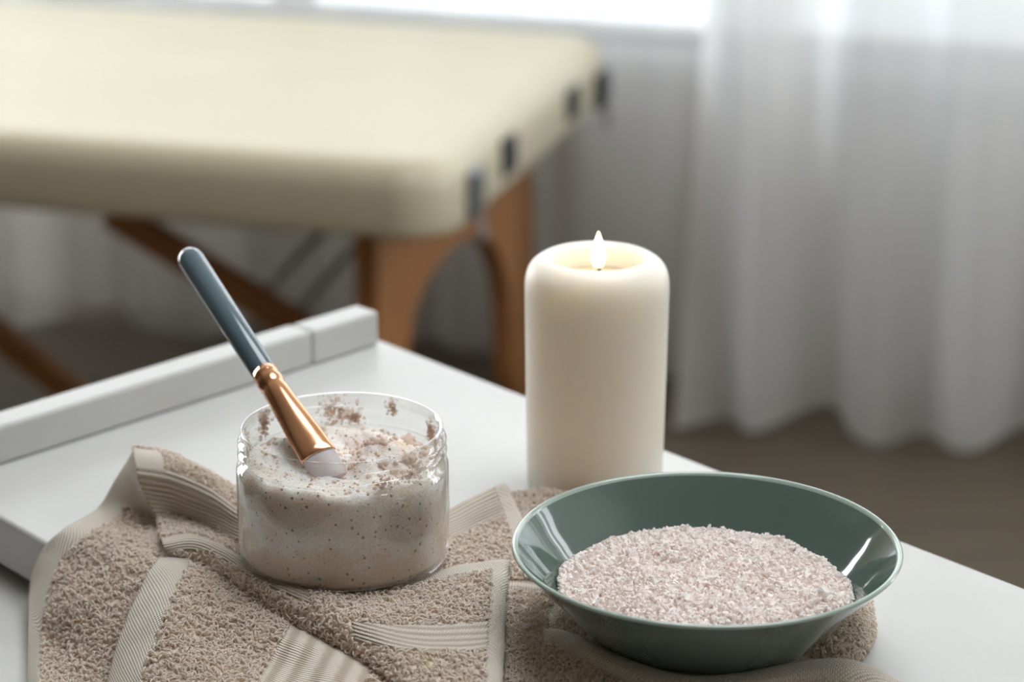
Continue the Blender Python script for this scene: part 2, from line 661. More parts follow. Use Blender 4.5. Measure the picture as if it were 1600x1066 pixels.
def area(name, loc, direction, sx, sy, power, col=(1, 1, 1)):
    l = bpy.data.lights.new(name, 'AREA')
    l.shape = 'RECTANGLE'
    l.size, l.size_y = sx, sy
    l.energy = power
    l.color = col
    o = bpy.data.objects.new(name, l)
    COL.objects.link(o)
    o.location = tuple(loc)
    o.rotation_euler = Vector(tuple(direction)).to_track_quat('-Z', 'Y').to_euler()
    return o


area('daylight_back', W((B0 + B1) / 2, -.25, 1.95), WN - ZV * .35, B1 - B0, 1.1, 55, (0.97, 0.985, 1.0))
area('daylight_right', W(UR + .22, (R0 + R1) / 2, (RZ0 + RZ1) / 2), -WU, R1 - R0, RZ1 - RZ0, 24, (0.97, 0.985, 1.0))
area('fill_left', W(UL - .22, (L0 + L1) / 2, (LZ0 + LZ1) / 2), WU, L1 - L0, LZ1 - LZ0, 82, (0.97, 0.985, 1.0))  # added fill from the left, lifts floor and back wall
area('fill_roof', W((S0 + S1) / 2, (SN0 + SN1) / 2, HT + .09), -ZV, S1 - S0, SN1 - SN0, 35, (0.97, 0.985, 1.0))  # added overhead fill for the things on the trolley
SKY = bpy.data.worlds.new('sky')
SC.world = SKY
SKY.use_nodes = True
SKY.node_tree.nodes['Background'].inputs['Color'].default_value = (0.9, 0.95, 1.0, 1)
_t = SKY.node_tree
_c = _t.nodes.new('ShaderNodeTexCoord')
_s = _t.nodes.new('ShaderNodeSeparateXYZ')
_r = _t.nodes.new('ShaderNodeMapRange')          # extra glow added below the horizon to brighten the curtains, soft sky above
_r.inputs['From Min'].default_value = -0.06
_r.inputs['From Max'].default_value = 0.04
_r.inputs['To Min'].default_value = 3.6
_r.inputs['To Max'].default_value = 1.0
_t.links.new(_c.outputs['Generated'], _s.inputs[0])
_t.links.new(_s.outputs['Z'], _r.inputs['Value'])
_t.links.new(_r.outputs[0], _t.nodes['Background'].inputs['Strength'])


# ------------------------------------------------------------------ curtains
def curtain(name, label, u0, u1, n0, lean, waves, seed, mat):
    rng = random.Random(seed)
    nu, nz = 260, 60
    V = []
    z0, z1 = 0.012, 2.36
    for j in range(nz + 1):
        t = j / nz
        for i in range(nu + 1):
            s = i / nu
            u = u0 + (u1 - u0) * s + lean * (t - .1)
            k = 1.0 - 0.35 * t
            off = 0
            for lam, amp, ph in waves:
                off += amp * math.sin(2 * PI * (u / lam) + ph + 0.5 * math.sin(3.1 * t + lam * 40))
            n = n0 + off * k + 0.03 * math.sin(5 * s + 1.7) * (1 - t)
            z = z0 + (z1 - z0) * t
            if j == 0:
                z += 0.012 * math.sin(u * 21) + 0.012
            V.append(W(u, n, z))
    Fc = []
    for j in range(nz):
        for i in range(nu):
            a = j * (nu + 1) + i
            Fc.append((a, a + 1, a + nu + 2, a + nu + 1))
    o = part(name, V, Fc, mat, None, True)
    o['label'] = label
    o['category'] = 'curtain'
    o['group'] = 'sheer white window curtains'
    return o


curtain('sheer_curtain', 'sheer white curtain panel behind the cream massage table and the candle', -1.5, 0.02, 0.15, 0.05,
        [(0.27, 0.035, 1.0), (0.11, 0.010, 0.4)], 1, VOILE)
curtain('sheer_curtain', 'brighter sheer white curtain panel at the right, hanging in deep folds to the floor', -0.10, 1.75, 0.27, 0.06,
        [(0.152, 0.050, 0.6), (0.36, 0.022, 2.0), (0.07, 0.004, 1.0)], 2, VOILE_DENSE)

# ------------------------------------------------------------------ massage table
MA = math.radians(-16)
ML = np.array([-math.cos(MA), -math.sin(MA), 0])     # towards the left along the long side
ME = np.array([-math.sin(MA), math.cos(MA), 0])      # along the short end, away from the camera
MC = np.array([-0.078, 2.77, 0.0])
MZ1, MTH, MW, MLEN = TT + CH - .72, .098, .84, 1.9
MZ0 = MZ1 - MTH


def MP(a, b, z):
    return MC + ML * a + ME * b + ZV * z


def MT(px, py, b):
    """ray hit on the vertical plane b metres behind the long front side"""
    r = ray(px, py)
    c0 = np.array([0, 0, TT + CH])
    t = ((MC + ME * b - c0) @ ME) / (r @ ME)
    return c0 + r * t


mt = empty('massage_table', tuple(MP(.9, .42, 0)), 'padded cream massage table with wooden arched legs behind the white trolley', 'massage table')


def rounded_pad(a0, a1, b0, b1, z0, z1, rc, rt, nb=10, nc=12):
    """rounded-corner slab with a soft upper edge"""
    def outline(inset):
        pts = []
        r = max(rc - inset, 0.005)
        for (ca, cb, s0) in ((a1 - rc, b1 - rc, 0), (a0 + rc, b1 - rc, 1), (a0 + rc, b0 + rc, 2), (a1 - rc, b0 + rc, 3)):
            for k in range(nc + 1):
                w = (s0 + k / nc) * PI / 2
                pts.append((ca + r * math.cos(w), cb + r * math.sin(w)))
        return pts
    rings = [(0.012, z0), (0.003, z0 + .003), (0, z0 + .012)]
    for k in range(nb + 1):
        w = k / nb * PI / 2
        rings.append((rt * (1 - math.cos(w)), z1 - rt + rt * math.sin(w)))
    V, Fc = [], []
    for ins, z in rings:
        for a, b in outline(ins):
            V.append(MP(a, b, z))
    n = 4 * (nc + 1)
    for i in range(len(rings) - 1):
        for k in range(n):
            j = (k + 1) % n
            Fc.append((i * n + k, i * n + j, (i + 1) * n + j, (i + 1) * n + k))
    Fc.append(tuple(reversed(range(n))))
    Fc.append(tuple(range((len(rings) - 1) * n, len(rings) * n)))
    return V, [tuple(reversed(f)) for f in Fc]


part('cushion', *rounded_pad(0, MLEN, 0, MW, MZ0, MZ1, .075, .042), VINYL, mt, True)


def leg_frame(a, flip=False):
    # arched panel in the plane a, from b=.09 to b=.80, cut by a tall arch
    z1 = MZ0
    b0, b1 = .09, .82
    outer = [(b0 - .02, 0.0), (b0, z1), (b1, z1), (b1 + .02, 0.0)]
    arch = []
    for px, py in ((640, 548), (645, 505), (654, 470), (668, 438), (688, 408), (711, 384), (735, 370), (752, 368), (768, 377), (780, 397), (789, 425), (795, 460), (799, 520), (801, 590)):
        r = ray(px, py)
        c0 = np.array([0, 0, TT + CH])
        t = ((MC + ML * .12 - c0) @ ML) / (r @ ML)
        q = c0 + r * t - MC
        arch.append((float(q @ ME), float(q[2])))
    top = max(z for b, z in arch)
    mid = [b for b, z in arch if z == top][0]
    arch = [(arch[0][0] - .035, 0.0)] + arch + [(arch[-1][0] + .03, 0.0)]
    n = len(arch)
    # strip between the arch and the outer outline
    def outer_pt(i):
        t = i / (n - 1)
        b, z = arch[i]
        if i == 0:
            return outer[0]
        if i == n - 1:
            return outer[3]
        if t < .3:
            zz = z1 * min(1, (z / top) ** 1.0)
            return (b0 - .02 * (1 - zz / z1), zz)
        if t > .7:
            zz = z1 * min(1, (z / top) ** 1.0)
            return (b1 + .02 * (1 - zz / z1), zz)
        s = (t - .3) / .4
        return (b0 + (b1 - b0) * s, z1)
    V, Fc = [], []
    th = .028
    for sgn in (0, 1):
        for i in range(n):
            V.append(MP(a + th * sgn, *arch[i]))
        for i in range(n):
            V.append(MP(a + th * sgn, *outer_pt(i)))
    def id_(s, k, i):
        return s * 2 * n + k * n + i
    for i in range(n - 1):
        Fc.append((id_(0, 0, i), id_(0, 1, i), id_(0, 1, i + 1), id_(0, 0, i + 1)))
        Fc.append((id_(1, 0, i), id_(1, 0, i + 1), id_(1, 1, i + 1), id_(1, 1, i)))
        Fc.append((id_(0, 0, i), id_(0, 0, i + 1), id_(1, 0, i + 1), id_(1, 0, i)))
        Fc.append((id_(0, 1, i), id_(1, 1, i), id_(1, 1, i + 1), id_(0, 1, i + 1)))
    for i in (0, n - 1):
        Fc.append((id_(0, 0, i), id_(1, 0, i), id_(1, 1, i), id_(0, 1, i)))
    bm = bmesh.new()
    vs = [bm.verts.new(tuple(v)) for v in V]
    for f in Fc:
        try:
            bm.faces.new([vs[i] for i in f])
        except ValueError:
            pass
    bmesh.ops.recalc_face_normals(bm, faces=bm.faces)
    me = bpy.data.meshes.new('leg_frame')
    bm.to_mesh(me)
    bm.free()
    me.materials.append(WOOD)
    o = bpy.data.objects.new('leg_frame', me)
    COL.objects.link(o)
    set_parent(o, mt)
    o['label'] = 'arched wooden leg panel'
    return o


leg_frame(.12)
leg_frame(MLEN - .15)


def beam(name, p, q, w, h, mat, parent, label=None):
    p, q = np.asarray(p, float), np.asarray(q, float)
    d = q - p
    L = np.linalg.norm(d)
    d /= L
    s = np.cross(d, ZV)
    s /= np.linalg.norm(s)
    t = np.cross(s, d)
    return part(name, *box_vf((p + q) / 2, d, s, t, L / 2, w / 2, h / 2), mat, parent, False, .003, label=label)


p, q = MT(172, 330, .20), MT(470, 512, .20)
k = (((q - MC) @ ML) - .15) / -(((q - p) / np.linalg.norm(q - p)) @ ML)      # run on to the leg panel
beam('brace', p, q + (q - p) / np.linalg.norm(q - p) * k, .025, .04, WOOD, mt, 'wooden diagonal brace')
p, q = MT(-70, 470, .30), MT(140, 635, .30)
d = q - p
p2, q2 = p + d * ((MZ0 - p[2]) / d[2]), p + d * ((.022 - p[2]) / d[2])           # from the underside down to the floor
beam('brace', p2, q2, .025, .04, WOOD, mt, 'wooden diagonal brace')
for pa, pb in (((505, 362), (400, 470)), ((556, 385), (462, 490))):
    part('cable', *tube_vf([MT(*pa, .45), MT(*pb, .45)], .006, 10), CABLE, mt, True, label='thin grey support cable')


def end_px(px, py):
    """hit on the right end plane of the massage table"""
    r = ray(px, py)
    c0 = np.array([0, 0, TT + CH])
    t = ((MC - c0) @ ML) / (r @ ML)
    p = c0 + r * t
    return (p - MC) @ ME, p[2]


def end_fitting(name, px, py, wb, hz, mat, label, out=.012):
    b, z = end_px(px, py)
    b = min(max(b, .09), MW - .09)
    z = min(max(z, MZ0 + hz / 2), MZ1 - .02)
    o = part(name, *box_vf(MP(-out / 2 + .002, b, z), ML, ME, ZV, out / 2 + .001, wb / 2, hz / 2), mat, mt, False, .006, 3, label)
    return o, b, z


lt, b_, z_ = end_fitting('latch', 738, 300, .05, .062, STEEL, 'grey metal latch')
part('ring', *join_vf(tube_vf([MP(-.012, b_ + .014 * math.cos(k * PI / 8), z_ - .046 + .014 * math.sin(k * PI / 8)) for k in range(17)], .0025, 8)), STEEL, lt, True)
end_fitting('socket', 793, 241, .055, .05, BLACK, 'black headrest socket', .008)
end_fitting('socket', 893, 160, .055, .045, BLACK, 'black headrest socket', .008)
lt, b_, z_ = end_fitting('latch', 937, 142, .055, .055, BLACK, 'black latch')
part('ring', *join_vf(tube_vf([MP(-.012, b_ + .014 * math.cos(k * PI / 8), z_ - .042 + .014 * math.sin(k * PI / 8)) for k in range(17)], .0025, 8)), STEEL, lt, True)

# ------------------------------------------------------------------ trolley
C0 = P(615, 539)
BD = P(1600, 918) - C0
BD /= np.linalg.norm(BD)
C1 = C0 + BD * .60
RA, RB = P(0, 728), P(590, 540)
RD = (RB - RA) / np.linalg.norm(RB - RA)


def isect(p, d, q, e):
    A = np.array([[d[0], -e[0]], [d[1], -e[1]]])
    s = np.linalg.solve(A, (q - p)[:2])
    return p + d * s[0]


RNv = np.array([-RD[1], RD[0], 0])        # behind the rail (to the left back)
RT = .019
CL = isect(E0, ED, RA + RNv * RT, RD)     # left corner
CB = isect(C0, BD, RA + RNv * RT, RD)     # back corner
CR = C1
CF = CL + (C1 - CB)
tr = empty('trolley', tuple(((CL + CR) / 2)[:2]) + (0,), 'white painted wooden trolley with a raised rail along one side', 'trolley')
TH = .026
part('top_board', *prism_vf([CL, CF, CR, CB], TT - TH, TT), WHITE, tr, False, .0022, 3)
# rail in two jointed lengths
RH = .0208
seam = P(490, 572)
sp = RA + RD * ((seam - RA) @ RD)
rail_start = isect(RA, RD, E0, ED)


def rail_piece(p, q, d=0.0):
    n = RNv * RT
    return prism_vf([p, q, q + n, p + n], TT + .0002, TT + RH - d)


rail_a = part('rail', *rail_piece(rail_start, sp - RD * .0004), WHITE, tr, False, .0022, 3)
part('rail', *rail_piece(sp + RD * .0004, RB + RD * .0015, .0003), WHITE, tr, False, .0022, 3)
SZ = TT - .032
ins = .03
cen = (CL + CR) / 2
sh = [CL + EN * .20, CF + EN * .20, CR, CB]
part('ledge', *prism_vf(sh, SZ - .02, SZ), WHITE, tr, False, .002, 2)
for c_ in (CL, CF, CR, CB):
    d = (cen - c_)
    d = d / np.linalg.norm(d)
    q = c_ + d * .045
    part('leg', *box_vf((q[0], q[1], (TT - TH) / 2), BD, np.array([-BD[1], BD[0], 0]), ZV, .016, .016, (TT - TH) / 2 - .0003), WHITE, tr, False, .002, 2)

# ------------------------------------------------------------------ candle
cb = P(929, 760)
CHT = .1185
cd = empty('pillar_candle', tuple(cb), 'lit white pillar candle standing on the trolley behind the green bowl', 'candle')
prof = [(0, 0), (.030, 0), (.0325, .0012), (.0332, .004), (.0340, .05), (.0346, .095)]
prof += [(.0347, .1030), (.0344, .1075), (.0334, .1115), (.0312, .1150), (.0283, .1172), (.0255, CHT), (.0238, .1180), (.0226, .1163), (.0219, .1138), (.0216, .1090)]
prof = prof[:4] + smooth_profile(prof[4:], 5)
prof += [(.0214, .1050), (.018, .1040), (0, .1038)]
part('wax_body', *lathe_vf(prof, 128, tuple(cb)), WAX, cd)
pz = .1062
part('wax_pool', *lathe_vf([(0, pz), (.012, pz), (.0200, pz + .0001), (.0214, pz + .0007)], 96, tuple(cb)), POOL, cd)
wk = [cb + np.array([.0002 + .0012 * (k / 6) ** 2 * 1.2, 0, pz - .002 + .0105 * k / 6]) for k in range(7)]
wick = part('wick', *tube_vf(wk, [.0009] * 5 + [.0008, .0005], 10), WICK, cd)
fp = []
FH = .0184
for k in range(25):
    t = k / 24
    r = .0031 * (math.sin(PI * min(1, (.07 + .93 * t) ** 0.72)) ** 0.85) * (1.10 - .25 * t) if 0 < t < 1 else 0
    fp.append((r, FH * t))
fv, ff = lathe_vf(fp, 32, tuple(cb + np.array([.0005, 0, pz + .0062])))
part('flame', fv, ff, FLAME, cd)

# ------------------------------------------------------------------ scrub jar
JZ = .0185
jb = P(539, 870, JZ)
JT = np.array([-.006, 0.0])          # slight lean
jar = empty('jar', tuple(jb), 'clear plastic jar of beige body scrub standing on the towel', 'jar')
JR, JH, JS = .0462, .0615, .0455
outer = [(0, .0), (.040, .0), (.0435, .0008), (.0455, .003), (JR, .0065), (JR + .0002, .025), (JR, .0425), (JR - .0003, .0445), (.0450, .0457), (.0440, .0463), (.0434, .0472),
         (.0433, .0490), (.0447, .0498), (.0454, .0506), (.0446, .0514), (.0433, .0522), (.0432, .0540), (.0446, .0548), (.0453, .0555), (.0445, .0562), (.0434, .0570), (.0434, .0600), (.0437, .0610), (.0433, .0615)]
inner = [(.0424, .0613), (.0419, .0605), (.0419, .0480), (.0425, .0468), (.0440, .0450), (.0449, .0430), (.0450, .0065), (.0435, .0030), (.0, .0022)]
part('wall', *lathe_vf(outer + inner, 160, tuple(jb)), PET, jar, label='clear threaded plastic jar wall')

scr = empty('body_scrub', tuple(jb), 'beige speckled sugar scrub with a whiter crumbly top inside the clear jar', 'body scrub')


def fbm(x, y, z, s, o=4):
    return mnoise.fractal(Vector((x * s, y * s, z * s)), 1.0, 2.0, o)


SV, SF = [], []
NA, NR = 200, 60
r_in = .0446
levels = [(.0, .0028), (.0432, .0032), (.0444, .0065), (r_in, .012), (r_in, .02), (r_in, .028), (r_in, .035)]
lowring = []
for r, z in levels[1:]:
    k = len(SV)
    for i in range(NA):
        a = 2 * PI * i / NA
        SV.append((r * math.cos(a), r * math.sin(a), z))
    lowring.append(k)
for q in range(len(lowring) - 1):
    for i in range(NA):
        j = (i + 1) % NA
        SF.append((lowring[q] + i, lowring[q] + j, lowring[q + 1] + j, lowring[q + 1] + i))
SF.append(tuple(reversed(range(NA))))


def scrub_h(x, y):
    r = math.hypot(x, y) / .042
    h = .0455 + .0030 * fbm(x, y, 0, 45) + .0007 * fbm(x, y, 3, 160, 3)
    h += .0085 * math.exp(-(((x - .024) / .012) ** 2 + ((y - .004) / .012) ** 2))
    h += .0060 * math.exp(-(((x - .012) / .008) ** 2 + ((y + .006) / .010) ** 2))
    h += .0050 * math.exp(-(((x + .020) / .016) ** 2 + ((y - .014) / .014) ** 2))
    h -= .0060 * math.exp(-(((x - .006) / .010) ** 2 + ((y - .016) / .012) ** 2))
    lump = mnoise.cell(Vector((x * 260, y * 260, 1.5)))
    h += .0022 * max(0, fbm(x, y, 9, 120, 2)) * (1 if x > .0 else .4)
    return h


top0 = len(SV)
rr = [r_in] + [.0416 * (1 - k / NR) for k in range(NR)]
for q, r in enumerate(rr):
    for i in range(NA):
        a = 2 * PI * i / NA
        x, y = r * math.cos(a), r * math.sin(a)
        if q == 0:
            z = .0418 + .001 * fbm(x, y, 2, 60)
        elif q == 1:
            z = scrub_h(x, y) - .0006
        else:
            z = scrub_h(x, y)
        SV.append((x, y, z))
for i in range(NA):
    j = (i + 1) % NA
    SF.append((lowring[-1] + i, lowring[-1] + j, top0 + j, top0 + i))
for q in range(len(rr) - 1):
    for i in range(NA):
        j = (i + 1) % NA
        SF.append((top0 + q * NA + i, top0 + q * NA + j, top0 + (q + 1) * NA + j, top0 + (q + 1) * NA + i))
ctr = len(SV)
SV.append((0, 0, scrub_h(0, 0)))
last = top0 + (len(rr) - 1) * NA
for i in range(NA):
    SF.append((last + i, last + (i + 1) % NA, ctr))
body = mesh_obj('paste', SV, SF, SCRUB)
body.parent = scr
# crumbs lying on the paste: one uncountable crumbly mass
CV, CF_ = [], []


def blob(cx, cy, cz, s, sub=2, rough=.35, dst=(CV, CF_), squash=1.0):
    bm = bmesh.new()
    bmesh.ops.create_icosphere(bm, subdivisions=sub, radius=1)
    k = len(dst[0])
    sx = random.uniform(.8, 1.2)
    off = random.uniform(0, 50)
    for v in bm.verts:
        p = v.co
        d = 1 + rough * mnoise.noise(p * 1.3 + Vector((off, 0, 0))) + rough * .5 * mnoise.noise(p * 3 + Vector((0, off, 0)))
        dst[0].append((cx + p.x * s * d * sx, cy + p.y * s * d, cz + p.z * s * d * squash))
    for f in bm.faces:
        dst[1].append(tuple(k + v.index for v in f.verts))
    bm.free()


for k in range(260):
    a, r = random.uniform(0, 2 * PI), .040 * math.sqrt(random.random())
    x, y = r * math.cos(a), r * math.sin(a)
    s = random.choice([.0004, .0006, .0009])
    if x > .004 and y < .014:
        s *= 1.5
    blob(x, y, scrub_h(x, y) + s * .2, s)
for k in range(14):
    x, y = random.gauss(.018, .008), random.gauss(.0, .007)
    if math.hypot(x, y) < .037:
        s = random.uniform(.0018, .0034)
        blob(x, y, scrub_h(x, y) - s * .2, s, 3, .6)
cr_ = mesh_obj('crumbs', CV, CF_, GRAINS)
cr_.parent = scr
cr_['kind'] = 'stuff'


# smears of scrub drying on the inside of the neck
def smear(a0, da, z0, z1, seed, n=None):
    V, Fc = [], []
    R = .0418
    rs = random.Random(int(seed * 10))
    n = n or int(260 * da / .2)
    for k in range(n):
        a = a0 + da * rs.gauss(0, .45)
        z = (z0 + z1) / 2 + (z1 - z0) / 2 * rs.gauss(0, .5)
        z = min(max(z, .0455), .0608)
        sz = rs.choice([.00025, .0004, .0006, .0009])
        r = R - sz * .55
        blob(r * math.cos(a), r * math.sin(a), z, sz, 1, .5, (V, Fc))
    o = mesh_obj('smear', V, Fc, FILM)
    o.parent = scr
    o['kind'] = 'stuff'
    return o


smear(math.radians(98), .20, .045, .0600, 1.3)
smear(math.radians(86), .10, .046, .0545, 9.3)
smear(math.radians(61), .06, .052, .0605, 2.7)
smear(math.radians(22), .13, .046, .0575, 4.1)
smear(math.radians(150), .13, .049, .0606, 5.2)
smear(math.radians(178), .08, .047, .0575, 6.6)
smear(math.radians(-40), .22, .0465, .0535, 7.7, 90)
smear(math.radians(-62), .12, .0470, .0525, 8.8, 40)
smear(math.radians(5), .08, .046, .0525, 3.8)

# ------------------------------------------------------------------ brush
rim_c = jb + np.array([0, 0, JH])
T = P(498, 713, JZ + .0515)
# rim point at the left back that the ferrule leans over
rp = P(425, 628, JZ + JH)
lo, hi = -.05, .25
for _ in range(50):
    mid = (lo + hi) / 2
    Eh = P(291, 395, JZ + .0515 + mid)
    # point of the axis line nearest in the picture to the rim crossing
    d = Eh - T
    best = None
    for k in range(200):
        p = T + d * k / 199
        dc = p - np.array([0, 0, TT + CH])
        dep = dc[1] * CP - dc[2] * SP
        yy = 533 - FPX * (dc[1] * SP + dc[2] * CP) / dep
        if best is None or abs(yy - 622) < best[0]:
            best = (abs(yy - 622), p)
    p = best[1]
    if p[1] > rp[1] - .0065:
        lo = mid
    else:
        hi = mid
AX = Eh - T
LB = np.linalg.norm(AX)
AX /= LB
cx = np.array([1.0, 0, 0]) + np.array([0, .0, .12])
WX = cx - AX * (cx @ AX)
WX /= np.linalg.norm(WX)
WY = np.cross(AX, WX)
br = empty('brush', tuple(T), 'slate blue and rose gold brush standing in the jar of scrub', 'brush')


def sweep(stations, n=40):
    """stations: (distance along axis from T, half width, half thickness)"""
    V, Fc = [], []
    for s, a, b in stations:
        for k in range(n):
            w = 2 * PI * k / n
            V.append(T + AX * s + WX * a * math.cos(w) + WY * b * math.sin(w))
    for i in range(len(stations) - 1):
        for k in range(n):
            j = (k + 1) % n
            Fc.append((i * n + k, i * n + j, (i + 1) * n + j, (i + 1) * n + k))
    Fc.append(tuple(reversed(range(n))))
    Fc.append(tuple(range((len(stations) - 1) * n, len(stations) * n)))
    return V, Fc


LF = LB * 0.385            # ferrule length
fr_st = [(0.0, .0079, .0030), (.0004, .0081, .0033), (.004, .0079, .0036)]
for k in range(1, 9):
    t = k / 8
    e = t * t * (3 - 2 * t)
    fr_st.append((.004 + (LF * .78 - .004) * t, .0079 + (.0060 - .0079) * e, .0036 + (.0058 - .0036) * e))
fr_st += [(LF * .80, .0056, .0055), (LF * .83, .0056, .0055), (LF * .85, .0060, .0059), (LF * .90, .0061, .0060), (LF * .92, .0057, .0056), (LF * .95, .0059, .0058), (LF, .0058, .0058)]
part('ferrule', *sweep(fr_st), COPPER, br, label='rose gold metal ferrule')
HB = LB - LF
hs = [(LF - .002, .0050, .0050), (LF + .0001, .0053, .0053), (LF + .001, .0057, .0057), (LF + HB * .5, .0060, .0060), (LF + HB * .86, .0062, .0062)]
for k in range(0, 9):
    w = k / 8 * PI / 2
    hs.append((LF + HB * .92 + HB * .08 * math.sin(w), max(.0062 * math.cos(w) ** .8, .0003), max(.0062 * math.cos(w) ** .8, .0003)))
part('handle', *sweep(hs), LACQ, br, label='slate blue lacquered handle')
part('spatula', *sweep([(-.016, .0060, .0010), (-.0155, .0066, .0013), (-.008, .0074, .0018), (-.001, .0076, .0022), (.003, .0074, .0026)]), SILIC, br, label='grey silicone spatula tip')

# ------------------------------------------------------------------ bowl with salt
BZ = .0165
bb = P(1100, 972, BZ)
BH = .0345
bowl = empty('bowl', tuple(bb), 'shallow teal green glazed bowl full of pink bath salt on the towel', 'bowl')
BR = .0800
po = [(0, .0015), (.040, .0012), (.0455, .0), (.049, .0), (.0505, .0010), (.0530, .0040), (.0600, .0120), (.0680, .0212), (.0750, .0290), (BR, BH)]
po = po[:4] + smooth_profile(po[4:], 6)
rim = [(BR + .0002, BH + .0006), (BR - .0006, BH + .0013), (BR - .0017, BH + .0012), (BR - .0023, BH + .0004)]
pi_ = [(BR - .0026, BH), (.0722, .0287), (.0657, .0208), (.0580, .0120), (.0495, .0056), (.0380, .0040), (.015, .0038)]
pi_ = smooth_profile(pi_, 6) + [(0, .0038)]
ov, of = lathe_vf(po, 144, tuple(bb))
iv, if_ = lathe_vf(pi_, 144, tuple(bb))
part('body', *join_vf((ov, of), (iv, if_)), GLAZE, bowl)
part('rim', *lathe_vf([po[-1]] + rim + [pi_[0]], 144, tuple(bb)), RIMG, bowl, label='pale glazed rim')

salt = empty('bath_salt', tuple(bb + np.array([0, 0, .01])), 'coarse pale pink bath salt crystals heaped in the green bowl', 'bath salt')
SLZ = .0160
_pz = np.array([z for r, z in pi_])[::-1]
_pr = np.array([r for r, z in pi_])[::-1]


def bowl_r(z):
    return float(np.interp(z, _pz, _pr))



def salt_h(x, y):
    r = math.hypot(x, y)
    h = SLZ + .0035 * (1 - (r / .065) ** 2) + .0022 * fbm(x, y, 5, 30, 3)
    h -= .0035 * math.exp(-(((x + .012) / .012) ** 2 + ((y - .018) / .008) ** 2))
    h += .0030 * math.exp(-(((x - .045) / .012) ** 2 + ((y + .018) / .012) ** 2))
    return h


# bed beneath the loose grains
V, Fc = [], []
na, nr = 96, 24
for q in range(nr + 1):
    r = .0600 * q / nr
    for i in range(na):
        a = 2 * PI * i / na
        x, y = r * math.cos(a), r * math.sin(a)
        V.append((x, y, salt_h(x, y) - .0018))
k0 = len(V)
for i in range(na):
    a = 2 * PI * i / na
    V.append((.046 * math.cos(a), .046 * math.sin(a), .0066))
for q in range(nr):
    for i in range(na):
        j = (i + 1) % na
        Fc.append((q * na + i, (q + 1) * na + i, (q + 1) * na + j, q * na + j))
for i in range(na):
    j = (i + 1) % na
    Fc.append((nr * na + i, k0 + i, k0 + j, nr * na + j))
Fc.append(tuple(range(k0, k0 + na)))
bed = mesh_obj('salt_bed', V, Fc, SALT)
bed.parent = salt
bed.matrix_parent_inverse = Matrix.Translation((0, 0, -.01))
att = bed.data.attributes.new('tone', 'FLOAT', 'POINT')
att.data.foreach_set('value', np.full(len(V), .45, np.float32))

# crystal shapes: convex hulls of jittered points
shapes = []
for s in range(14):
    bm = bmesh.new()
    rs = random.Random(100 + s)
    for k in range(11):
        v = Vector((rs.gauss(0, 1), rs.gauss(0, 1), rs.gauss(0, 1)))
        v.normalize()
        v = v * rs.uniform(.8, 1.1)
        bm.verts.new((v.x * rs.uniform(.9, 1.1), v.y, v.z * .8))
    r = bmesh.ops.convex_hull(bm, input=bm.verts)
    bmesh.ops.delete(bm, geom=[g for g in r['geom_interior'] if isinstance(g, bmesh.types.BMVert)], context='VERTS')
    bmesh.ops.triangulate(bm, faces=bm.faces)
    bmesh.ops.recalc_face_normals(bm, faces=bm.faces)
    bm.verts.index_update()
    shapes.append((np.array([v.co[:] for v in bm.verts]), np.array([[v.index for v in f.verts] for f in bm.faces])))
    bm.free()
GV, GF, GT = [], [], []
nvt = 0


def grain(x, y, z, s, tone):
    global nvt
    v, f = shapes[random.randrange(len(shapes))]
    a, b, c_ = (random.uniform(0, 2 * PI) for _ in range(3))
    Rm = np.array(Matrix.Rotation(a, 3, 'X') @ Matrix.Rotation(b, 3, 'Y') @ Matrix.Rotation(c_, 3, 'Z'))
    st = np.array([1, random.uniform(.65, 1.0), random.uniform(.6, .95)])
    w_ = (v * st) @ Rm.T * s + np.array([x, y, z])
    GV.append(w_)
    GF.append(f + nvt)
    GT.append(np.full(len(v), tone))
    nvt += len(v)


for k in range(8800):
    a = random.uniform(0, 2 * PI)
    r = .0640 * math.sqrt(random.random())
    x, y = r * math.cos(a), r * math.sin(a)
    big = random.random()
    back = y > .03 or r > .055
    s = random.uniform(.0008, .0014) if big < (.45 if back else .6) else random.uniform(.0013, .0022)
    if back and big > .95:
        s = random.uniform(.0018, .0026)
    rmax = bowl_r(salt_h(x, y) - .0004 - s * .6) - s * .75
    if r > rmax:
        x, y = x * rmax / r, y * rmax / r
    grain(x, y, salt_h(x, y) - .0010 + random.uniform(0, .0007) + s * .25, s, min(1, max(0, random.gauss(.5, .22))))
for x, y, s in ((.047, -.017, .0036), (.051, -.011, .0026), (.043, -.024, .0024), (-.004, .056, .0034), (.006, .0545, .0030), (-.012, .053, .0028), (.02, .0520, .0030), (.030, .047, .0030), (-.026, .046, .0026),
                (.0, .044, .0030), (-.018, .040, .0026), (.053, .020, .0028), (.056, .006, .0028), (.040, .036, .0026), (-.05, .024, .0022), (-.053, .006, .0022)):
    grain(x, y, salt_h(x, y) + s * .3, s, random.uniform(.3, .75))
gv = np.concatenate(GV)
gf = np.concatenate(GF)
go = mesh_obj('salt_crystals', gv, gf.tolist(), SALT, None, False)
go.parent = salt
go.matrix_parent_inverse = Matrix.Translation((0, 0, -.01))
go['kind'] = 'stuff'
att = go.data.attributes.new('tone', 'FLOAT', 'POINT')
att.data.foreach_set('value', np.concatenate(GT).astype(np.float32))
salt['kind'] = 'stuff'
bed['kind'] = 'stuff'

# ------------------------------------------------------------------ towel
towel = empty('towel', tuple(P(560, 900, 0)), 'beige terry towel folded under the jar and bowl and hanging off the trolley edge', 'towel')


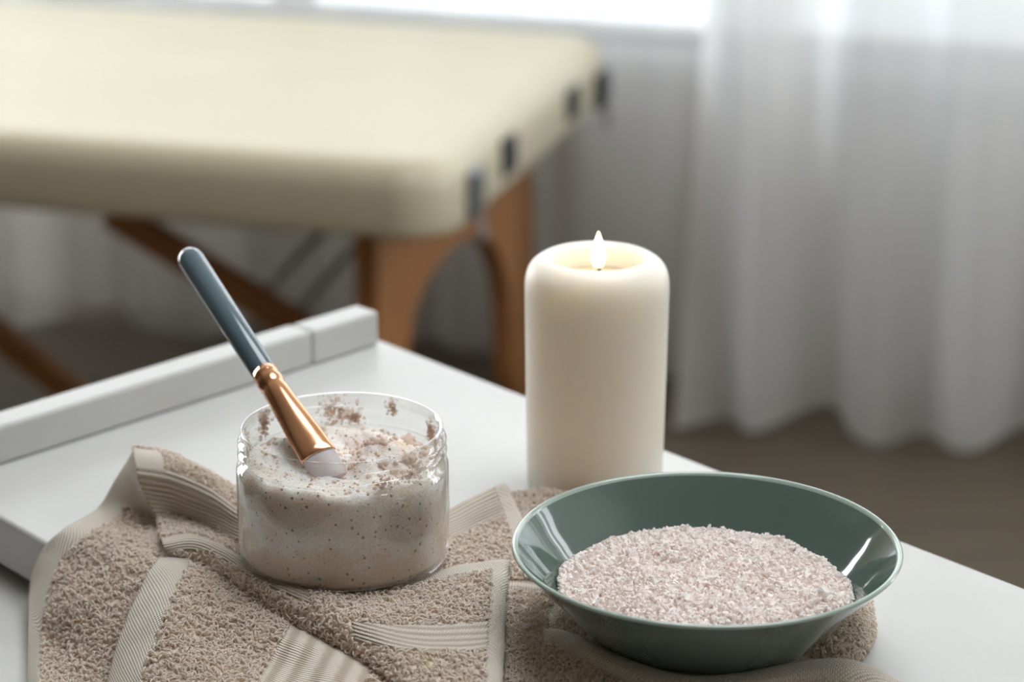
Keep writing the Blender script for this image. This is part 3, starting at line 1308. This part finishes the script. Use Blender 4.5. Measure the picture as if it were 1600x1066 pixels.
def spline_eval(ctrl, res):
    """bicubic Catmull-Rom surface; ctrl (rows, cols, 3)"""
    ctrl = np.asarray(ctrl, float)

    def along0(A, res):
        n = A.shape[0]
        ext = np.concatenate([2 * A[:1] - A[1:2], A, 2 * A[-1:] - A[-2:-1]])
        out, tt = [], []
        for i in range(n - 1):
            for k in range(res):
                t = k / res
                out.append(cr(ext[i], ext[i + 1], ext[i + 2], ext[i + 3], t))
                tt.append(i + t)
        out.append(A[-1])
        tt.append(n - 1.0)
        return np.array(out), np.array(tt)
    S, rt = along0(ctrl, res)
    S2, ct = along0(np.swapaxes(S, 0, 1), res)
    return np.swapaxes(S2, 0, 1), rt, ct


def pieces(m):
    """connected groups of the true cells of a grid, largest first"""
    left = set(map(tuple, np.argwhere(m).tolist()))
    out = []
    while left:
        st = [left.pop()]
        comp = []
        while st:
            i, j = st.pop()
            comp.append((i, j))
            for n_ in ((i + 1, j), (i - 1, j), (i, j + 1), (i, j - 1)):
                if n_ in left:
                    left.remove(n_)
                    st.append(n_)
        out.append(sorted(comp))
    return sorted(out, key=len, reverse=True)


def fold(ctrl, mask, res=14, density=0.46e6, wob=.0007, seed=0, loop_h=.0024, ribdir='r', ribscale=17.0, flip=False, keep=None, thick=.0016):
    """one sheet of the towel: pile, hem and dobby regions become separate meshes"""
    S, rt, ct = spline_eval(ctrl, res)
    nr, nc = len(rt), len(ct)
    du = np.gradient(S, axis=1)
    dv = np.gradient(S, axis=0)
    N = np.cross(du, dv)
    N /= np.linalg.norm(N, axis=2, keepdims=True) + 1e-12
    if flip:
        N = -N
    # gentle unevenness of the cloth
    for i in range(nr):
        for j in range(nc):
            p = S[i, j]
            S[i, j] = p + N[i, j] * wob * mnoise.noise(Vector((p[0] * 70 + seed, p[1] * 70, p[2] * 70)))
    lu = np.concatenate([np.zeros((nr, 1)), np.cumsum(np.linalg.norm(np.diff(S, axis=1), axis=2), axis=1)], axis=1) * 1000
    lv = np.concatenate([np.zeros((1, nc)), np.cumsum(np.linalg.norm(np.diff(S, axis=0), axis=2), axis=0)], axis=0) * 1000
    mu, mv = lu[:, -1].mean() / ct[-1], lv[-1, :].mean() / rt[-1]
    if ribdir == 'c':
        ru, rv = lv, np.broadcast_to(ct[None, :] * ribscale, lv.shape)
    else:
        ru, rv = lu, np.broadcast_to(rt[:, None] * ribscale, lu.shape)
    cats = np.zeros((nr - 1, nc - 1), int)
    for i in range(nr - 1):
        for j in range(nc - 1):
            cats[i, j] = mask((rt[i] + rt[i + 1]) / 2, (ct[j] + ct[j + 1]) / 2)
    root = None
    for cat, nm, mat in ((0, 'fold', GROUND), (1, 'hem', HEM), (2, 'dobby_border', DOBBY)):
        for idx in pieces(cats == cat):
            used = {}
            V, UV, Fc = [], [], []
            for i, j in idx:
                q = []
                for a, b in ((i, j), (i, j + 1), (i + 1, j + 1), (i + 1, j)):
                    if (a, b) not in used:
                        used[(a, b)] = len(V)
                        V.append(S[a, b] + N[a, b] * (0.0 if cat == 0 else .0007))
                        UV.append((ru[a, b], rv[a, b]) if cat == 2 else (lu[a, b], lv[a, b]))
                    q.append(used[(a, b)])
                Fc.append(tuple(q) if not flip else tuple(reversed(q)))
            o = mesh_obj(nm, V, Fc, mat)
            uvl = o.data.uv_layers.new(name='uv')
            UVa = np.array(UV)
            vi = np.zeros(len(o.data.loops), np.int32)
            o.data.loops.foreach_get('vertex_index', vi)
            uvl.data.foreach_set('uv', UVa[vi].astype(np.float32).ravel())
            md = o.modifiers.new('thickness', 'SOLIDIFY')
            md.thickness = thick
            md.offset = -1
            if root is None:
                root = o
                set_parent(o, towel)
            else:
                set_parent(o, root)
                if cat == 1:
                    o['label'] = 'paler flat woven hem'
                elif cat == 2:
                    o['label'] = 'ribbed woven border band'
                else:
                    o.name = 'pile_ground'
    # terry loops
    idx = np.argwhere(cats == 0)
    p00, p01 = S[idx[:, 0], idx[:, 1]], S[idx[:, 0], idx[:, 1] + 1]
    p10, p11 = S[idx[:, 0] + 1, idx[:, 1]], S[idx[:, 0] + 1, idx[:, 1] + 1]
    ar = np.linalg.norm(np.cross(p01 - p00, p10 - p00), axis=1)
    rng = np.random.default_rng(seed + 11)
    K = int(ar.sum() * density)
    pick = rng.choice(len(idx), K, p=ar / ar.sum())
    a, b = rng.random((K, 1)), rng.random((K, 1))
    Bp = (p00[pick] * (1 - a) + p01[pick] * a) * (1 - b) + (p10[pick] * (1 - a) + p11[pick] * a) * b
    Nn = N[idx[pick, 0], idx[pick, 1]]
    if keep is not None:
        m = keep(Bp)
        Bp, Nn = Bp[m], Nn[m]
    K = len(Bp)
    rnd = rng.normal(size=(K, 3))
    Tn = rnd - Nn * (rnd * Nn).sum(1, keepdims=True)
    Tn /= np.linalg.norm(Tn, axis=1, keepdims=True)
    Bt = np.cross(Nn, Tn)
    h = loop_h * rng.uniform(.45, 1.15, (K, 1))
    wd = rng.uniform(.0008, .0014, (K, 1))
    tilt = rng.normal(0, .55, (K, 1))
    up = Nn * np.cos(tilt) + Bt * np.sin(tilt)
    Sg = 9
    sides = 4
    rad = .00045
    pts = []
    for k in range(Sg):
        w = PI * (-.32 + 1.64 * k / (Sg - 1))
        pts.append(Bp - Nn * .0003 + up * (h * .5 * (.82 + math.sin(w))) + Tn * wd * math.cos(w) + Bt * (.0003 * math.cos(w)))
    pts = np.array(pts)                       # Sg,K,3
    tg = np.gradient(pts, axis=0)
    tg /= np.linalg.norm(tg, axis=2, keepdims=True) + 1e-12
    s1 = np.broadcast_to(Bt, pts.shape)
    s1 = s1 - tg * (s1 * tg).sum(2, keepdims=True)
    s1 /= np.linalg.norm(s1, axis=2, keepdims=True) + 1e-12
    s2 = np.cross(tg, s1)
    Vv = np.zeros((K, Sg, sides, 3), np.float32)
    for q in range(sides):
        w = 2 * PI * q / sides
        Vv[:, :, q, :] = np.swapaxes(pts + (s1 * math.cos(w) + s2 * math.sin(w)) * rad, 0, 1)
    base = []
    for k in range(Sg - 1):
        for q in range(sides):
            r_ = (q + 1) % sides
            base.append((k * sides + q, k * sides + r_, (k + 1) * sides + r_, (k + 1) * sides + q))
    base = np.array(base, np.int32)
    quads = (base[None] + (np.arange(K, dtype=np.int32) * Sg * sides)[:, None, None]).reshape(-1, 4)
    lo_ = fast_mesh('terry_pile', Vv.reshape(-1, 3), quads, YARN, root)
    lo_['kind'] = 'stuff'
    return K


def grid(rows):
    out = []
    for r in rows:
        line = []
        for e in r:
            if e[2] == 'q':
                line.append(Q(e[0], e[1], e[3]))
            else:
                line.append(P(*e))
        out.append(line)
    return np.array(out)


def outside(c, r):
    return lambda B: np.hypot(B[:, 0] - c[0], B[:, 1] - c[1]) > r


# sheet hanging at the far left: rises to the peak of the top fold
A = grid([
    [(209, 703, .0325), (212, 716, .0325), (216, 738, .031), (226, 770, .024)],
    [(182, 750, .0185), (200, 760, .018), (222, 778, .0165), (250, 808, .013)],
    [(153, 796, .0055), (192, 806, .0060), (240, 822, .0070), (285, 855, .008)],
    [(98, 829, .0060), (150, 842, .0085), (212, 868, .0105), (268, 905, .009)],
    [(62, 866, 'q', .0055), (116, 888, 'q', .0090), (182, 908, 'q', .0090), (240, 950, 'q', .008)],
    [(47, 925, 'q', .0150), (95, 942, 'q', .0230), (165, 965, 'q', .0230), (225, 1000, 'q', .017)],
    [(44, 1000, 'q', .0260), (82, 1012, 'q', .0360), (150, 1030, 'q', .0360), (205, 1060, 'q', .027)],
    [(43, 1080, 'q', .0380), (76, 1088, 'q', .0480), (145, 1100, 'q', .0480), (195, 1125, 'q', .037)],
    [(44, 1150, 'q', .0460), (78, 1155, 'q', .0560), (145, 1165, 'q', .0560), (190, 1185, 'q', .045)],
])


def mask_a(r, c):
    if r < 1.75:
        return 1
    return 1 if c < .62 + max(0, (3.6 - r)) * .22 else 0


fold(A, mask_a, seed=1, flip=True)

# middle sheet with its own hem, hanging over the trolley edge
B = grid([
    [(270, 838, .006), (310, 852, .006), (410, 895, .006), (510, 938, .006), (640, 985, .005), (760, 1030, .004)],
    [(260, 853, .0095), (300, 872, .0105), (392, 925, .010), (490, 975, .009), (615, 1025, .007), (740, 1075, .005)],
    [(240, 885, .0125), (285, 905, .0145), (378, 958, .0135), (475, 1005, .012), (600, 1058, .009), (725, 1110, .006)],
    [(213, 935, 'q', .0150), (262, 955, 'q', .0200), (352, 1003, 'q', .0170), (452, 1050, 'q', .0130), (580, 1100, .010), (705, 1150, .007)],
    [(188, 1000, 'q', .0310), (237, 1018, 'q', .0380), (327, 1050, 'q', .0360), (430, 1090, 'q', .0290), (560, 1140, 'q', .018), (690, 1190, .006)],
    [(170, 1066, 'q', .0450), (222, 1078, 'q', .0530), (310, 1105, 'q', .0520), (415, 1140, 'q', .0450), (545, 1190, 'q', .032), (675, 1230, .005)],
    [(160, 1140, 'q', .0570), (213, 1150, 'q', .0650), (300, 1175, 'q', .0640), (405, 1205, 'q', .0570), (535, 1245, 'q', .045), (665, 1290, 'q', .018)],
])


def mask_b(r, c):
    if c < 1.02:
        return 1
    if 2.72 < c < 3.85:
        return 2
    return 0


fold(B, mask_b, seed=2, flip=True, ribdir='c', ribscale=14.0)

# lower sheet under the bowl
D = grid([
    [(560, 800, .002), (690, 815, .002), (800, 788, .002), (900, 788, .002), (1000, 806, .002), (1100, 830, .002), (1200, 868, .002), (1300, 905, .002), (1352, 935, .001), (1362, 945, 0.0)],
    [(560, 815, .006), (690, 822, .008), (800, 774, .0115), (900, 775, .0115), (1000, 795, .010), (1100, 820, .009), (1200, 858, .009), (1290, 900, .010), (1342, 935, .009), (1360, 948, .002)],
    [(560, 850, .006), (690, 855, .008), (800, 805, .0110), (900, 805, .011), (1000, 830, .010), (1100, 855, .010), (1200, 890, .010), (1290, 930, .0115), (1345, 958, .0100), (1364, 970, .002)],
    [(570, 900, .006), (695, 890, .008), (800, 870, .0100), (900, 880, .010), (1000, 890, .010), (1100, 900, .010), (1200, 920, .0105), (1290, 960, .0120), (1343, 985, .0105), (1362, 998, .002)],
    [(580, 960, .005), (700, 940, .007), (795, 925, .0090), (880, 935, .0095), (990, 960, .010), (1100, 970, .010), (1200, 980, .010), (1280, 1000, .0110), (1325, 1015, .0090), (1345, 1025, .002)],
    [(590, 1010, .004), (705, 1000, .006), (790, 985, .0085), (862, 985, .0095), (960, 1015, .008), (1080, 1035, .006), (1190, 1030, .006), (1260, 1030, .006), (1300, 1036, .005), (1320, 1042, .001)],
    [(600, 1060, .004), (705, 1060, .006), (785, 1045, .0085), (850, 1045, .0085), (950, 1060, .005), (1070, 1075, .004), (1180, 1068, .004), (1250, 1060, .004), (1290, 1060, .003), (1310, 1064, .001)],
    [(610, 1130, .003), (710, 1140, .005), (785, 1140, .007), (845, 1140, .007), (950, 1150, .004), (1070, 1160, .003), (1180, 1150, .003), (1250, 1140, .003), (1290, 1135, .002), (1310, 1130, .001)],
])


def mask_d(r, c):
    if 3.2 < r < 4.0 and 1.5 < c < 2.85:
        return 2
    if 3.2 < r < 4.9 and 2.85 <= c < 3.1:
        return 1
    return 0


keep_d = outside(bb, .046)
fold(D, mask_d, seed=3, flip=True, keep=keep_d)

# folded edge lying in front of the bowl
G = grid([
    [(862, 990, .007), (890, 995, .008), (950, 1026, .008), (1010, 1051, .008), (1080, 1066, .008), (1160, 1060, .008), (1240, 1045, .008), (1310, 1039, .008), (1362, 1049, .006), (1412, 1074, .003)],
    [(852, 985, .0120), (884, 988, .0160), (947, 1017, .0180), (1010, 1043, .0180), (1080, 1058, .0175), (1160, 1053, .0175), (1240, 1038, .0180), (1310, 1031, .0180), (1358, 1042, .0145), (1408, 1068, .008)],
    [(850, 992, .0125), (882, 1000, .0165), (945, 1031, .0185), (1008, 1058, .0185), (1080, 1074, .0180), (1160, 1069, .0180), (1240, 1054, .0185), (1310, 1046, .0185), (1360, 1054, .0150), (1412, 1076, .008)],
    [(851, 1006, .0115), (884, 1024, .0130), (945, 1058, .0140), (1008, 1086, .0140), (1080, 1102, .0140), (1160, 1096, .0140), (1240, 1080, .0140), (1310, 1072, .0140), (1362, 1078, .0115), (1418, 1096, .006)],
    [(851, 1040, .0095), (884, 1062, .0105), (945, 1096, .0110), (1008, 1124, .0110), (1080, 1140, .0110), (1160, 1134, .0110), (1240, 1118, .0110), (1310, 1108, .0110), (1362, 1110, .0090), (1424, 1124, .004)],
    [(852, 1110, .0080), (886, 1130, .0080), (945, 1160, .0080), (1008, 1180, .0080), (1080, 1195, .0080), (1160, 1190, .0080), (1240, 1175, .0080), (1310, 1160, .0080), (1362, 1160, .0060), (1428, 1165, .002)],
])
fold(G, lambda r, c: 1 if r < 2.85 else 0, seed=4, flip=True, wob=.0004)

# sheet between the jar and the bowl with its raised ribbed band
Fm = grid([
    [(600, 860, .004), (640, 850, .006), (708, 814, .007), (748, 795, .008), (784, 778, .009), (795, 783, .006)],
    [(600, 845, .010), (640, 828, .013), (703, 798, .0155), (745, 777, .0185), (783, 757, .0225), (792, 760, .0200)],
    [(600, 862, .011), (640, 848, .013), (705, 820, .0148), (747, 800, .0170), (793, 781, .0190), (803, 786, .0160)],
    [(600, 880, .011), (640, 868, .0125), (706, 842, .0138), (750, 822, .0142), (803, 803, .0155), (814, 808, .0120)],
    [(605, 895, .011), (640, 886, .0125), (708, 865, .0132), (755, 846, .0132), (815, 828, .0140), (827, 834, .0100)],
    [(610, 910, .010), (645, 905, .0120), (710, 890, .0125), (765, 880, .0125), (828, 868, .0130), (840, 874, .0090)],
    [(615, 930, .008), (650, 925, .0100), (712, 915, .0100), (770, 906, .0100), (840, 905, .0110), (852, 910, .0070)],
])


def mask_f(r, c):
    if c > 3.62:
        return 1
    return 2 if r < 3.05 else 0


fold(Fm, mask_f, seed=5, flip=True)

# top sheet: accordion folds at the left, flat under the jar, rolled front edge
C = grid([
    [(226, 722, .003), (272, 728, .003), (326, 752, .003), (380, 786, .003), (450, 800, .006), (545, 850, .010), (650, 908, .0095), (722, 900, .0095), (782, 900, .0095), (786, 902, .0090)],
    [(209, 701, .0335), (262, 711, .0325), (322, 738, .0290), (378, 772, .0225), (450, 800, .0172), (545, 868, .0170), (650, 903, .0120), (723, 892, .0120), (784, 888, .0120), (788, 890, .0100)],
    [(212, 731, .0345), (268, 741, .0340), (330, 768, .0310), (382, 806, .0240), (452, 835, .0175), (545, 885, .0172), (650, 899, .0145), (724, 886, .0150), (786, 880, .0155), (790, 883, .0110)],
    [(226, 772, .0230), (276, 782, .0225), (336, 806, .0215), (385, 832, .0200), (455, 856, .0176), (545, 900, .0174), (650, 900, .0175), (725, 885, .0185), (786, 878, .0195), (791, 882, .0120)],
    [(246, 811, .0135), (287, 812, .0138), (340, 832, .0150), (388, 856, .0170), (458, 876, .0177), (545, 912, .0176), (650, 912, .0188), (724, 897, .0195), (785, 889, .0200), (791, 892, .0120)],
    [(250, 832, .0142), (293, 828, .0148), (344, 845, .0160), (391, 871, .0176), (460, 893, .0180), (545, 926, .0180), (648, 928, .0195), (722, 915, .0198), (785, 905, .0198), (790, 908, .0115)],
    [(254, 850, .0175), (301, 842, .0192), (347, 859, .0200), (395, 889, .0208), (462, 918, .0215), (546, 946, .0218), (644, 955, .0205), (718, 950, .0196), (783, 943, .0190), (788, 946, .0110)],
    [(258, 862, .0150), (306, 862, .0165), (352, 882, .0180), (398, 912, .0195), (463, 942, .0205), (550, 974, .0210), (640, 995, .0198), (715, 998, .0188), (781, 993, .0180), (786, 996, .0105)],
    [(266, 872, .0115), (312, 880, .0120), (358, 906, .0130), (402, 934, .0145), (464, 964, .0155), (554, 1002, .0165), (636, 1030, .0190), (712, 1038, .0184), (778, 1034, .0178), (783, 1037, .0100)],
    [(276, 880, .0110), (320, 896, .0105), (364, 926, .0100), (408, 953, .0100), (466, 982, .0100), (558, 1028, .0100), (632, 1066, .0150), (710, 1078, .0175), (776, 1074, .0172), (781, 1077, .0095)],
    [(284, 876, .0060), (326, 894, .0050), (370, 924, .0045), (414, 952, .0045), (472, 980, .0045), (564, 1026, .0045), (628, 1085, .0060), (708, 1125, .0120), (775, 1125, .0140), (780, 1128, .0080)],
])


def mask_c(r, c):
    if c > 7.62 and r > 2.5:
        return 1
    if c < 4.3:
        if 1.0 < r < 2.05 and c < .85:
            return 1
        if 1.85 < r < 3.8:
            return 2
        if 5.55 < r < 6.75 + .25 * max(0, 1.6 - c):
            return 2
        return 0
    if c < 5.0:
        return 0
    if r < 4.2 and c > 5.6:
        return 1
    lo_ = 6.55 + .25 * max(0, 6.2 - c)
    if lo_ < r < lo_ + 1.05:
        return 2
    return 0


fold(C, mask_c, seed=6, flip=True, keep=outside(jb, .043))

# ------------------------------------------------------------------ view
SC.view_settings.view_transform = 'Standard'
SC.view_settings.look = 'None'
SC.view_settings.exposure = 0.0
SC.view_settings.gamma = 1.0
SC.view_settings.use_curve_mapping = False
SC.cycles.use_denoising = True
SC.cycles.max_bounces = 40
SC.cycles.diffuse_bounces = 40
SC.cycles.transmission_bounces = 14
SC.cycles.transparent_max_bounces = 16
SC.cycles.caustics_reflective = False
SC.cycles.caustics_refractive = False
